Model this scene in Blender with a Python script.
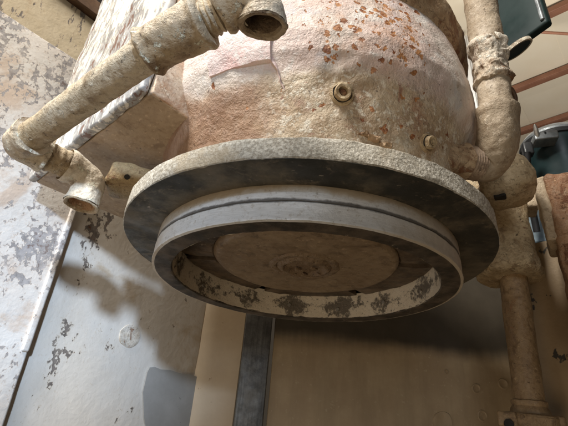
import bpy, bmesh, math, random
from mathutils import Vector, Matrix, noise as mn
R = math.radians
random.seed(7)
for o in list(bpy.data.objects):
    bpy.data.objects.remove(o)
SC = bpy.context.scene
COL = SC.collection

# ------------------------------------------------------------------ camera
F_PX, PITCH, ROLL = 420.0, R(27.184), R(5.0215)
cam_d = bpy.data.cameras.new('camera')
cam_d.sensor_width = 36.0
cam_d.lens = 36.0 * F_PX / 568.0
cam_d.clip_start = 0.01
cam_d.clip_end = 200.0
cam = bpy.data.objects.new('camera', cam_d)
COL.objects.link(cam)
FWD = Vector((0, math.cos(PITCH), math.sin(PITCH)))
UP0 = Vector((1, 0, 0)).cross(FWD)
RGT = Vector((1, 0, 0)) * math.cos(ROLL) + UP0 * math.sin(ROLL)
UPV = UP0 * math.cos(ROLL) - Vector((1, 0, 0)) * math.sin(ROLL)
cam.matrix_world = Matrix(((RGT.x, UPV.x, -FWD.x, 0), (RGT.y, UPV.y, -FWD.y, 0), (RGT.z, UPV.z, -FWD.z, 0), (0, 0, 0, 1)))
SC.camera = cam

# ------------------------------------------------------------------ world and lamps
world = bpy.data.worlds.new('World')
SC.world = world
world.use_nodes = True
bg = world.node_tree.nodes['Background']
bg.inputs[0].default_value = (1.0, 0.80, 0.58, 1)
bg.inputs[1].default_value = 0.045


def lamp(name, loc, target, power, size, color, shape='RECTANGLE', size_y=None):
    d = bpy.data.lights.new(name, 'AREA')
    d.shape = shape
    d.size = size
    if shape in ('RECTANGLE', 'ELLIPSE'):
        d.size_y = size_y or size
    d.energy = power
    d.color = color
    o = bpy.data.objects.new(name, d)
    COL.objects.link(o)
    o.location = loc
    o.rotation_euler = (Vector(target) - Vector(loc)).to_track_quat('-Z', 'Y').to_euler()
    return o


# daylight from the shop's open side, behind the camera and high up
lamp('overhead_daylight', (-1.4, -1.0, 2.7), (0, 0.6, 0.4), 190, 0.8, (1.0, 0.95, 0.87))
# low bluish daylight from the shop door; narrow cone mimics the camera holder's shadow
dl = bpy.data.lights.new('door_daylight', 'SPOT')
dl.energy = 1600
dl.color = (0.62, 0.78, 1.0)
dl.spot_size = R(6.0)
dl.spot_blend = 0.30
dl.shadow_soft_size = 0.20
do = bpy.data.objects.new('door_daylight', dl)
COL.objects.link(do)
do.location = (0.73, -4.85, 1.24)
do.rotation_euler = (Vector((-0.50, 0.93, 0.19)) - do.location).to_track_quat('-Z', 'Y').to_euler()
# added soft fill from the front, brightening the ring
lamp('front_fill', (-0.7, -4.2, 0.9), (-0.1, 0.6, 0.25), 22, 1.3, (0.86, 0.93, 1.0))
# light thrown back up by the shop floor in front of the machine
lamp('floor_bounce', (-0.8, -1.0, -1.2), (-0.2, 0.6, 0.3), 11, 1.3, (1.0, 0.80, 0.56))
# added unseen fill that brightens the roof sheets
lamp('roof_fill', (3.4, 3.0, 2.6), (4.6, 5.4, 6.4), 145, 1.0, (1.0, 0.95, 0.87))
vs = SC.view_settings
vs.view_transform = 'Standard'
vs.look = 'None'
vs.exposure = 0.0
vs.gamma = 1.0
vs.use_curve_mapping = False
SC.cycles.use_denoising = True
SC.cycles.max_bounces = 6
SC.cycles.sample_clamp_indirect = 6.0


# ------------------------------------------------------------------ placing helpers
def at(px, py, w):
    """Point seen at photograph position (px, py), w metres deep along the view axis."""
    return (FWD + RGT * ((px - 284.0) / F_PX) - UPV * ((py - 213.0) / F_PX)) * w


def vnoise(p, s, seed=0.0):
    return mn.noise(Vector((p.x * s + seed, p.y * s + seed * 1.7, p.z * s - seed)))


def rough(verts, amp, scale, amp2=0.0, scale2=1.0, seed=0.0):
    for v in verts:
        p = v.co.copy()
        d = Vector((vnoise(p, scale, seed + 3.1), vnoise(p, scale, seed + 11.7), vnoise(p, scale, seed + 23.3))) * amp
        if amp2:
            d += Vector((vnoise(p, scale2, seed + 5.1), vnoise(p, scale2, seed + 17.7), vnoise(p, scale2, seed + 29.3))) * amp2
        v.co = p + d


ORG = {}


def thing(name, base, label, cat, group=None):
    o = bpy.data.objects.new(name, None)
    o.empty_display_size = 0.05
    COL.objects.link(o)
    o.location = base
    ORG[o.name] = Vector(base)
    return tag(o, label, cat, group)


def tag(o, label, cat, group=None, kind=None):
    if label:
        o['label'] = label
    if cat:
        o['category'] = cat
    if group:
        o['group'] = group
    if kind:
        o['kind'] = kind
    return o


def link_local(name, bm, mat, smooth=True, angle=40):
    bmesh.ops.recalc_face_normals(bm, faces=bm.faces[:])
    for f in bm.faces:
        f.smooth = smooth
    if smooth:
        for e in bm.edges:
            if len(e.link_faces) == 2 and e.calc_face_angle(0) > R(angle):
                e.smooth = False
    me = bpy.data.meshes.new(name)
    bm.to_mesh(me)
    bm.free()
    me.materials.append(mat)
    o = bpy.data.objects.new(name, me)
    COL.objects.link(o)
    return o


def part(name, bm, mat, parent, label=None, **k):
    org = ORG[parent.name]
    for v in bm.verts:
        v.co -= org
    o = link_local(name, bm, mat, **k)
    o.parent = parent
    ORG[o.name] = org
    if label:
        o['label'] = label
    return o


def single(name, bm, mat, label, cat, group=None, kind=None, **k):
    xs = [v.co for v in bm.verts]
    org = Vector(((min(v.x for v in xs) + max(v.x for v in xs)) / 2, (min(v.y for v in xs) + max(v.y for v in xs)) / 2, min(v.z for v in xs)))
    for v in bm.verts:
        v.co -= org
    o = link_local(name, bm, mat, **k)
    o.location = org
    ORG[o.name] = org
    return tag(o, label, cat, group, kind or 'thing')


# ------------------------------------------------------------------ shapes
def lathe(profile, n=160, center=(0, 0, 0), a0=0.0, a1=2 * math.pi, closed=False, axis=None, xdir=None, bm=None):
    """profile: (r, h) points. Full turn unless a0..a1 given. closed: the profile is a loop."""
    bm = bm or bmesh.new()
    c = Vector(center)
    az = Vector(axis).normalized() if axis is not None else Vector((0, 0, 1))
    ax = Vector(xdir) if xdir is not None else (Vector((1, 0, 0)) if abs(az.x) < 0.9 else Vector((0, 1, 0)))
    ax = (ax - az * ax.dot(az)).normalized()
    ay = az.cross(ax)
    full = abs((a1 - a0) - 2 * math.pi) < 1e-6
    m = n if full else n + 1
    rings = []
    for r, h in profile:
        if r < 1e-6 and full:
            v = bm.verts.new(c + az * h)
            rings.append([v] * m)
        else:
            rings.append([bm.verts.new(c + az * h + (ax * math.cos(a0 + (a1 - a0) * i / n) + ay * math.sin(a0 + (a1 - a0) * i / n)) * r) for i in range(m)])
    k = len(rings)
    for j in range(k if closed else k - 1):
        A, B = rings[j], rings[(j + 1) % k]
        for i in range(n):
            q = [A[i], A[(i + 1) % m], B[(i + 1) % m], B[i]]
            s = []
            for v in q:
                if v not in s:
                    s.append(v)
            if len(s) > 2:
                try:
                    bm.faces.new(s)
                except ValueError:
                    pass
    if not full and closed:
        bm.faces.new([r[0] for r in rings])
        bm.faces.new([r[-1] for r in rings][::-1])
    return bm


def tube(pts, rad, n=40, cap=True, bm=None, ref=None):
    """Sweep a circle through points with a radius at each."""
    bm = bm or bmesh.new()
    pts = [Vector(p) for p in pts]
    T = []
    for i in range(len(pts)):
        a = pts[max(i - 1, 0)]
        b = pts[min(i + 1, len(pts) - 1)]
        T.append((b - a).normalized())
    nrm = Vector(ref) if ref else (Vector((0, 0, 1)) if abs(T[0].z) < 0.9 else Vector((1, 0, 0)))
    rings = []
    for i, p in enumerate(pts):
        nrm = (nrm - T[i] * nrm.dot(T[i])).normalized()
        b = T[i].cross(nrm)
        r = rad[i] if isinstance(rad, (list, tuple)) else rad
        rings.append([bm.verts.new(p + (nrm * math.cos(2 * math.pi * k / n) + b * math.sin(2 * math.pi * k / n)) * r) for k in range(n)])
    for i in range(len(rings) - 1):
        for k in range(n):
            bm.faces.new([rings[i][k], rings[i][(k + 1) % n], rings[i + 1][(k + 1) % n], rings[i + 1][k]])
    if cap:
        bm.faces.new(rings[0][::-1])
        bm.faces.new(rings[-1])
    return bm


def seg(a, b, k):
    a, b = Vector(a), Vector(b)
    return [a.lerp(b, i / k) for i in range(k + 1)]


def bez(a, b, c, d, k):
    out = []
    for i in range(k + 1):
        t = i / k
        s = 1 - t
        out.append(Vector(a) * s ** 3 + Vector(b) * 3 * s * s * t + Vector(c) * 3 * s * t * t + Vector(d) * t ** 3)
    return out


def rbox(c, ax, ay, az, hx, hy, hz, r=0.004, step=0.03, bm=None, seg_r=3):
    """Box with rounded edges and a grid of vertices; c centre, ax/ay/az unit axes, h* half sizes."""
    bm = bm or bmesh.new()
    c, ax, ay, az = Vector(c), Vector(ax).normalized(), Vector(ay).normalized(), Vector(az).normalized()
    r = min(r, hx * 0.98, hy * 0.98, hz * 0.98)

    def coords(h):
        n = max(1, int(round(2 * (h - r) / step)))
        mid = [-(h - r) + 2 * (h - r) * i / n for i in range(n + 1)]
        edge = [r * math.tan(math.pi / 4 * k / seg_r) for k in range(1, seg_r + 1)]
        return [-(h - r) - e for e in edge[::-1]] + mid + [(h - r) + e for e in edge]
    H = (hx, hy, hz)
    C = [coords(h) for h in H]
    cache = {}

    def vert(p):
        key = tuple(round(x, 7) for x in p)
        if key in cache:
            return cache[key]
        inn = [max(-(H[i] - r), min(H[i] - r, p[i])) for i in range(3)]
        d = Vector([p[i] - inn[i] for i in range(3)])
        if d.length > 1e-9:
            d = d.normalized() * r
        v = Vector(inn) + d
        b = bm.verts.new(c + ax * v.x + ay * v.y + az * v.z)
        cache[key] = b
        return b
    for k in range(3):
        i, j = (k + 1) % 3, (k + 2) % 3
        for sgn in (-1, 1):
            for a in range(len(C[i]) - 1):
                for b in range(len(C[j]) - 1):
                    q = []
                    for (u, w) in ((a, b), (a + 1, b), (a + 1, b + 1), (a, b + 1)):
                        p = [0, 0, 0]
                        p[k] = sgn * H[k]
                        p[i] = C[i][u]
                        p[j] = C[j][w]
                        q.append(vert(p))
                    q = list(dict.fromkeys(q))
                    if len(q) > 2:
                        try:
                            bm.faces.new(q if sgn > 0 else q[::-1])
                        except ValueError:
                            pass
    return bm


def panel(p0, p1, z0, z1, t, out, r=0.0015, step=0.04, warp=0.002, seed=1.0):
    """Upright sheet from p0 to p1 (front face on that line), thickness t away from 'out'."""
    p0, p1 = Vector((p0[0], p0[1], 0)), Vector((p1[0], p1[1], 0))
    ax = (p1 - p0).normalized()
    ay = Vector((out[0], out[1], 0)).normalized()
    c = (p0 + p1) / 2 - ay * (t / 2) + Vector((0, 0, (z0 + z1) / 2))
    bm = rbox(c, ax, ay, (0, 0, 1), (p1 - p0).length / 2, t / 2, (z1 - z0) / 2, r, step)
    rough(bm.verts, warp, 4.0, warp * 0.25, 22.0, seed)
    return bm


def hexprism(c, axis, r, h, n=6, rot=0.0):
    bm = bmesh.new()
    b = r * 0.12
    lathe([(0, 0), (r - b, 0), (r, b), (r, h - b), (r - b, h), (0, h)], n, c, axis=axis, bm=bm)
    return bm


# ------------------------------------------------------------------ materials
class N:
    def __init__(s, name):
        s.m = bpy.data.materials.new(name)
        s.m.use_nodes = True
        s.t = s.m.node_tree
        s.b = s.t.nodes['Principled BSDF']
        tc = s.t.nodes.new('ShaderNodeTexCoord')
        s.co = tc.outputs['Object']

    def new(s, ty, **k):
        n = s.t.nodes.new(ty)
        for a, b in k.items():
            setattr(n, a, b)
        return n

    def put(s, sock, v):
        if hasattr(v, 'is_output'):
            s.t.links.new(v, sock)
        elif isinstance(v, (tuple, list)):
            sock.default_value = tuple(v) + ((1,) if len(v) == 3 and len(sock.default_value) == 4 else ())
        else:
            sock.default_value = v

    def mapv(s, scale=(1, 1, 1), rot=(0, 0, 0), loc=(0, 0, 0), vec=None):
        n = s.new('ShaderNodeMapping')
        s.put(n.inputs['Vector'], vec or s.co)
        n.inputs['Scale'].default_value = scale
        n.inputs['Rotation'].default_value = rot
        n.inputs['Location'].default_value = loc
        return n.outputs[0]

    def noise(s, scale, detail=4, rgh=0.55, vec=None, dist=0.0, seed=0.0):
        n = s.new('ShaderNodeTexNoise')
        off = s.new('ShaderNodeVectorMath', operation='ADD')
        s.put(off.inputs[0], vec or s.co)
        off.inputs[1].default_value = (seed * 1.37, -seed * 0.83, seed * 2.11)
        s.put(n.inputs['Vector'], off.outputs[0])
        n.inputs['Scale'].default_value = scale
        n.inputs['Detail'].default_value = detail
        n.inputs['Roughness'].default_value = rgh
        n.inputs['Distortion'].default_value = dist
        return n.outputs[0]

    def vor(s, scale, feature='F1', vec=None, rand=1.0, out='Distance'):
        n = s.new('ShaderNodeTexVoronoi', feature=feature)
        s.put(n.inputs['Vector'], vec or s.co)
        n.inputs['Scale'].default_value = scale
        n.inputs['Randomness'].default_value = rand
        return n.outputs[out]

    def step(s, v, a, b, lo=0.0, hi=1.0):
        n = s.new('ShaderNodeMapRange', interpolation_type='SMOOTHSTEP')
        s.put(n.inputs['Value'], v)
        n.inputs['From Min'].default_value = a
        n.inputs['From Max'].default_value = b
        n.inputs['To Min'].default_value = lo
        n.inputs['To Max'].default_value = hi
        return n.outputs[0]

    def math(s, op, a, b=0.0, c=0.0):
        n = s.new('ShaderNodeMath', operation=op)
        s.put(n.inputs[0], a)
        s.put(n.inputs[1], b)
        s.put(n.inputs[2], c)
        return n.outputs[0]

    def mul(s, a, b):
        return s.math('MULTIPLY', a, b)

    def add(s, a, b):
        return s.math('ADD', a, b)

    def mix(s, f, a, b):
        n = s.new('ShaderNodeMix', data_type='RGBA')
        s.put(n.inputs[0], f)
        s.put(n.inputs[6], a)
        s.put(n.inputs[7], b)
        return n.outputs[2]

    def xyz(s, vec=None):
        n = s.new('ShaderNodeSeparateXYZ')
        s.put(n.inputs[0], vec or s.co)
        return n.outputs

    def bump(s, h, strength=0.5, dist=0.002, prev=None):
        n = s.new('ShaderNodeBump')
        s.put(n.inputs['Height'], h)
        n.inputs['Strength'].default_value = strength
        n.inputs['Distance'].default_value = dist
        if prev is not None:
            s.put(n.inputs['Normal'], prev)
        return n.outputs[0]

    def done(s, color, rgh=0.6, normal=None, metal=0.0, spec=None):
        s.put(s.b.inputs['Base Color'], color)
        s.put(s.b.inputs['Roughness'], rgh)
        s.put(s.b.inputs['Metallic'], metal)
        if spec is not None:
            s.b.inputs['Specular IOR Level'].default_value = spec
        if normal is not None:
            s.put(s.b.inputs['Normal'], normal)
        return s.m


def crusty(name, a, b, grime, rust=None, rust_lo=0.62, gr_lo=0.5, chip=None, chip_lo=0.6, chip_scale=30, fine=0.6, lump=0.5, rgh=0.6, seed=0.0, streak=None, metal=0.0, grit=260):
    """Weathered paint or coolant scale over metal: two paint tones, grime, rust blooms, chips, lumps and grit."""
    n = N(name)
    c = n.mix(n.step(n.noise(7, 5, 0.6, seed=seed), 0.35, 0.68), a, b)
    c = n.mix(n.step(n.noise(grit * 0.5, 3, 0.6, seed=seed + 1), 0.42, 0.75, 0.0, 0.5), c, grime)
    g = n.step(n.noise(14, 8, 0.68, seed=seed + 2, dist=0.4), gr_lo, gr_lo + 0.16)
    c = n.mix(n.mul(g, 0.92), c, tuple(x * 0.85 for x in grime))
    g2 = n.step(n.noise(34, 7, 0.72, seed=seed + 3, dist=0.5), 0.54, 0.64)
    c = n.mix(n.mul(g2, 0.6), c, tuple(x * 0.75 for x in grime))
    h = n.add(n.noise(grit, 4, 0.65, seed=seed + 4), n.mul(n.noise(55, 5, 0.6, seed=seed + 5), 1.5))
    fl = n.step(n.noise(95, 5, 0.7, seed=seed + 30), 0.585, 0.64)
    c = n.mix(n.mul(fl, 0.75), c, tuple(min(0.88, x * 1.30) for x in b))
    pit = n.step(n.noise(130, 5, 0.7, seed=seed + 33, dist=0.4), 0.63, 0.69)
    c = n.mix(n.mul(pit, 0.8), c, tuple(x * 0.45 for x in grime))
    h = n.add(h, n.add(n.mul(fl, 0.6), n.mul(pit, -0.9)))
    if streak:
        s = n.noise(28, 5, 0.6, vec=n.mapv(streak), seed=seed + 7)
        c = n.mix(n.step(s, 0.52, 0.74, 0, 0.65), c, grime)
    if chip is not None:
        f = n.noise(chip_scale, 6, 0.62, seed=seed + 9, dist=0.3)
        area = n.noise(chip_scale * 0.16, 3, 0.5, seed=seed + 12)
        f = n.add(f, n.mul(n.add(area, -0.5), 0.55))
        k = n.step(f, chip_lo, chip_lo + 0.015)
        dark = n.mix(n.noise(90, 4, 0.6, seed=seed + 13), tuple(x * 0.55 for x in chip), chip)
        c = n.mix(k, c, dark)
        h = n.add(h, n.mul(k, -1.6))
    if rust is not None:
        f = n.noise(24, 8, 0.72, seed=seed + 15, dist=0.6)
        k = n.step(f, rust_lo, rust_lo + 0.09)
        c = n.mix(n.mul(k, 0.85), c, n.mix(n.noise(120, 4, 0.7, seed=seed + 16), rust, tuple(x * 0.4 for x in rust)))
        h = n.add(h, n.mul(k, n.noise(140, 4, 0.7, seed=seed + 17)))
    nb = n.bump(n.noise(18, 5, 0.55, seed=seed + 20), lump, 0.012)
    nb = n.bump(h, fine, 0.0022, nb)
    r = n.step(n.noise(40, 5, 0.6, seed=seed + 22), 0.3, 0.75, rgh - 0.14, min(1.0, rgh + 0.2))
    return n.done(c, r, nb, metal)


def ax_radius(n, axy, org):
    """Distance and angle about the wheel axis in object space."""
    x, y, z = n.xyz()
    dx = n.add(x, -(axy[0] - org[0]))
    dy = n.add(y, -(axy[1] - org[1]))
    rad = n.math('SQRT', n.add(n.mul(dx, dx), n.mul(dy, dy)))
    ang = n.math('ARCTAN2', dy, dx)
    return rad, ang, z


AX = Vector((0.0437, 0.6884, 0.0))
ZB, ZT, ZR, ZG = 0.2671, 0.2977, 0.217, 0.2435
RF, RR, RI = 0.3062, 0.25, 0.2193
U = Vector((0.68, 0.733, 0.0)).normalized()
W = Vector((-U.y, U.x, 0.0))
Zv = Vector((0, 0, 1))

M = {}


def mat_rim():
    n = N('flange_scale')
    c = n.mix(n.step(n.noise(250, 4, 0.65, seed=1), 0.36, 0.66), (0.33, 0.295, 0.235), (0.66, 0.625, 0.545))
    c = n.mix(n.step(n.noise(16, 6, 0.6, seed=2), 0.5, 0.7, 0, 0.75), c, (0.42, 0.34, 0.23))
    c = n.mix(n.step(n.noise(120, 5, 0.7, seed=3), 0.61, 0.74, 0, 0.7), c, (0.22, 0.18, 0.13))
    nb = n.bump(n.noise(60, 5, 0.6, seed=4), 0.5, 0.006)
    nb = n.bump(n.noise(260, 4, 0.7, seed=5), 0.8, 0.0025, nb)
    return n.done(c, 0.7, nb)


def mat_under():
    n = N('dark_scuffed_steel')
    c = n.mix(n.step(n.noise(9, 6, 0.66, seed=11), 0.36, 0.64), (0.040, 0.040, 0.035), (0.18, 0.155, 0.115))
    c = n.mix(n.step(n.noise(26, 7, 0.72, seed=17, dist=0.6), 0.52, 0.66, 0, 0.7), c, (0.20, 0.165, 0.12))
    c = n.mix(n.step(n.noise(45, 6, 0.7, seed=12, dist=0.5), 0.6, 0.72, 0, 0.6), c, (0.26, 0.21, 0.16))
    c = n.mix(n.step(n.noise(70, 3, 0.6, vec=n.mapv((1, 2.4, 1), (0, 0, 0.6)), seed=13), 0.69, 0.74, 0, 0.75), c, (0.42, 0.37, 0.31))
    nb = n.bump(n.noise(160, 5, 0.65, seed=14), 0.35, 0.0015)
    return n.done(c, n.step(n.noise(30, 5, 0.6, seed=15), 0.3, 0.7, 0.42, 0.72), nb, 0.25)


def mat_ring():
    """Turned steel ring: bright worn lower band, rusty tan film, turning marks, rough dark bottom face."""
    n = N('turned_steel_ring')
    rad, ang, z = ax_radius(n, (0, 0), (0, 0))
    cyl = n.new('ShaderNodeCombineXYZ')
    n.put(cyl.inputs[0], n.mul(ang, 0.55))
    n.put(cyl.inputs[1], n.mul(z, 22.0))
    n.put(cyl.inputs[2], n.mul(rad, 6.0))
    lines = n.noise(26, 5, 0.7, vec=cyl.outputs[0], seed=21)
    bare = n.mix(n.step(lines, 0.3, 0.7), (0.74, 0.74, 0.73), (0.90, 0.90, 0.89))
    bare = n.mix(n.step(n.noise(140, 5, 0.7, seed=121), 0.52, 0.66, 0, 0.5), bare, (0.50, 0.45, 0.38))
    film = n.mix(n.noise(60, 5, 0.65, seed=22), (0.36, 0.27, 0.17), (0.60, 0.49, 0.34))
    # the film is thick right under the flange and thin on the band below the groove
    up = n.step(n.add(z, n.mul(n.add(n.noise(16, 5, 0.65, seed=23), -0.5), 0.030)), ZB - ZR - 0.014, ZB - ZR - 0.004)
    east = n.step(n.add(ang, n.mul(n.add(n.noise(10, 5, 0.6, seed=24), -0.5), 0.5)), -1.38, -0.95, 0.0, 0.85)
    west = n.step(n.add(ang, n.mul(n.add(n.noise(10, 5, 0.6, seed=25), -0.5), 0.5)), -2.75, -2.35, 0.75, 0.0)
    f = n.math('MAXIMUM', n.math('MAXIMUM', up, east), west)
    c = n.mix(n.mul(f, 0.9), bare, film)
    c = n.mix(n.step(n.noise(120, 5, 0.7, seed=26), 0.62, 0.72, 0, 0.6), c, (0.30, 0.25, 0.19))
    # black oily smear along the groove
    dz = n.math('ABSOLUTE', n.add(z, -(ZG - ZR + 0.0012)))
    sm = n.step(n.add(dz, n.mul(n.noise(34, 5, 0.7, seed=27), -0.0075)), 0.0005, -0.0025)
    c = n.mix(n.mul(sm, 0.8), c, (0.035, 0.03, 0.025))
    inside = n.step(rad, RR - 0.0026, RR - 0.0034)
    dark = n.mix(n.step(n.noise(26, 6, 0.65, seed=28), 0.35, 0.7), (0.035, 0.028, 0.020), (0.14, 0.105, 0.075))
    rvec = n.new('ShaderNodeCombineXYZ')
    n.put(rvec.inputs[0], n.mul(ang, 3.2))
    n.put(rvec.inputs[1], n.mul(rad, 7.0))
    dark = n.mix(n.step(n.noise(9, 3, 0.6, vec=rvec.outputs[0], seed=29), 0.68, 0.74, 0, 0.6), dark, (0.36, 0.29, 0.22))
    c = n.mix(inside, c, dark)
    nb = n.bump(lines, 0.12, 0.0012)
    nb = n.bump(n.noise(190, 4, 0.65, seed=30), 0.35, 0.0014, nb)
    r = n.add(n.mul(n.math('MAXIMUM', f, inside), 0.22), n.step(n.noise(40, 5, 0.6, seed=31), 0.3, 0.7, 0.34, 0.52))
    met = n.mul(n.add(1.0, n.mul(inside, -0.8)), n.add(0.22, n.mul(f, -0.16)))
    return n.done(c, r, nb, met)


def mat_inner():
    """Cream coating on the ring's inside, scorched and scraped in patches at regular intervals."""
    n = N('scorched_inner_wall')
    rad, ang, z = ax_radius(n, (0, 0), (0, 0))
    base = n.mix(n.noise(30, 5, 0.6, seed=41), (0.74, 0.63, 0.48), (0.90, 0.82, 0.68))
    w = n.add(n.mul(ang, 13.0 / (2 * math.pi)), n.add(0.13, n.mul(n.add(n.noise(7, 2, 0.5, seed=49), -0.5), 0.7)))
    fr = n.math('ABSOLUTE', n.add(n.math('FRACT', n.add(w, 20.0)), -0.5))
    e = n.add(n.mul(fr, 2.0), n.mul(n.math('ABSOLUTE', n.add(z, -0.026)), 30.0))
    e = n.add(e, n.mul(n.add(n.noise(75, 6, 0.75, seed=42), -0.5), 4.6))
    e = n.add(e, n.mul(n.add(n.noise(11, 3, 0.5, seed=48), -0.5), 1.6))
    k = n.mul(n.step(e, 0.85, 0.30), 0.9)
    c = n.mix(k, base, n.mix(n.noise(200, 4, 0.7, seed=43), (0.02, 0.018, 0.015), (0.22, 0.18, 0.14)))
    c = n.mix(n.step(n.noise(130, 5, 0.7, seed=44), 0.60, 0.68, 0, 0.7), c, (0.10, 0.08, 0.06))
    nb = n.bump(n.add(n.noise(170, 5, 0.7, seed=45), n.mul(k, -0.8)), 0.7, 0.002)
    return n.done(c, 0.62, nb)


def mat_housing():
    """Old pale pink and off-white paint on a casting, grime and painted slope shade low down, rust blooms and specks."""
    n = N('housing_paint')
    rad, ang, z = ax_radius(n, (0, 0), (0, 0))      # object origin on the wheel axis at z = ZT
    big = n.noise(9, 6, 0.6, seed=51)
    c = n.mix(n.step(big, 0.36, 0.64), (0.76, 0.68, 0.61), (0.74, 0.58, 0.52))
    c = n.mix(n.step(n.noise(22, 6, 0.65, seed=52, dist=0.5), 0.52, 0.64, 0, 0.9), c, (0.84, 0.80, 0.76))
    c = n.mix(n.step(n.noise(17, 7, 0.72, seed=252, dist=0.6), 0.55, 0.66, 0, 0.4), c, (0.50, 0.34, 0.24))
    c = n.mix(n.step(n.noise(13, 5, 0.6, seed=53), 0.6, 0.72, 0, 0.6), c, (0.58, 0.60, 0.66))
    # tan low zone: grime and slope's shade painted together, up to an uneven edge
    slope_edge = n.add(z, n.mul(n.add(n.noise(8, 6, 0.62, seed=54), -0.5), 0.09))
    film = n.mix(n.step(n.noise(20, 7, 0.68, seed=55), 0.35, 0.68), (0.42, 0.295, 0.175), (0.66, 0.545, 0.39))
    film = n.mix(n.step(n.noise(12, 7, 0.70, seed=56), 0.51, 0.63, 0, 0.85), film, (0.36, 0.20, 0.125))
    film = n.mix(n.step(n.noise(46, 7, 0.7, seed=57), 0.56, 0.64, 0, 0.8), film, (0.74, 0.66, 0.53))
    kf = n.step(slope_edge, 0.145, 0.118)
    film = n.mix(n.step(n.noise(75, 6, 0.74, seed=157), 0.53, 0.60, 0, 0.9), film, (0.80, 0.74, 0.62))
    film = n.mix(n.step(n.noise(38, 7, 0.74, seed=158, dist=0.8), 0.60, 0.66, 0, 0.85), film, (0.33, 0.15, 0.085))
    c = n.mix(n.mul(kf, 0.92), c, film)  # film here is grime and slope shade in one tone
    # brown staining below the plate, on the left
    left = n.mul(n.step(n.add(ang, n.mul(n.add(n.noise(14, 5, 0.6, seed=58), -0.5), 0.6)), -1.78, -1.98), kf)
    c = n.mix(n.mul(left, 0.9), c, n.mix(n.noise(40, 6, 0.7, seed=59), (0.20, 0.095, 0.055), (0.47, 0.30, 0.19)))
    # flaky rust specks, dense in a few clouds
    wq = n.new('ShaderNodeVectorMath', operation='MULTIPLY_ADD')
    nq = n.new('ShaderNodeTexNoise')
    n.put(nq.inputs['Vector'], n.co)
    nq.inputs['Scale'].default_value = 110
    nq.inputs['Detail'].default_value = 4
    n.put(wq.inputs[0], nq.outputs['Color'])
    wq.inputs[1].default_value = (0.016, 0.016, 0.016)
    n.put(wq.inputs[2], n.co)
    vq = n.new('ShaderNodeTexVoronoi')
    n.put(vq.inputs['Vector'], wq.outputs[0])
    vq.inputs['Scale'].default_value = 92
    rnd = n.xyz(vq.outputs['Color'])
    near = n.math('ABSOLUTE', n.add(ang, 1.40))
    dens = n.add(n.mul(n.step(near, 0.40, 0.06), n.step(z, 0.10, 0.18, 0.06, 0.78)), n.mul(n.step(n.noise(6.5, 3, 0.5, seed=63.5), 0.48, 0.68), 0.16))
    dens = n.add(dens, 0.025)
    size = n.mul(n.add(0.22, n.mul(rnd[1], 0.36)), n.step(n.add(dens, n.mul(rnd[0], -1.0)), -0.01, 0.03))
    k = n.step(n.add(size, n.mul(vq.outputs['Distance'], -1.0)), 0.0, 0.05)
    rustc = n.mix(n.step(n.noise(90, 4, 0.6, seed=62), 0.38, 0.62), (0.24, 0.075, 0.025), (0.54, 0.25, 0.095))
    c = n.mix(k, c, rustc)
    halo = n.mul(n.mul(n.step(dens, 0.1, 0.7), n.step(n.noise(30, 5, 0.65, seed=69), 0.45, 0.65)), 0.40)
    c = n.mix(halo, c, (0.55, 0.27, 0.12))
    # small dark pits
    c = n.mix(n.step(n.noise(120, 5, 0.68, seed=64), 0.64, 0.68, 0, 0.7), c, (0.10, 0.055, 0.035))
    h = n.add(n.noise(230, 4, 0.7, seed=65), n.mul(n.noise(60, 6, 0.66, seed=66), n.add(1.2, n.mul(kf, 2.2))))
    nb = n.bump(n.noise(16, 5, 0.6, seed=67), 0.45, 0.012)
    nb = n.bump(n.add(h, n.mul(k, -0.7)), 0.75, 0.003, nb)
    return n.done(c, n.step(n.noise(30, 5, 0.6, seed=68), 0.3, 0.7, 0.42, 0.7), nb)


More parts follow.
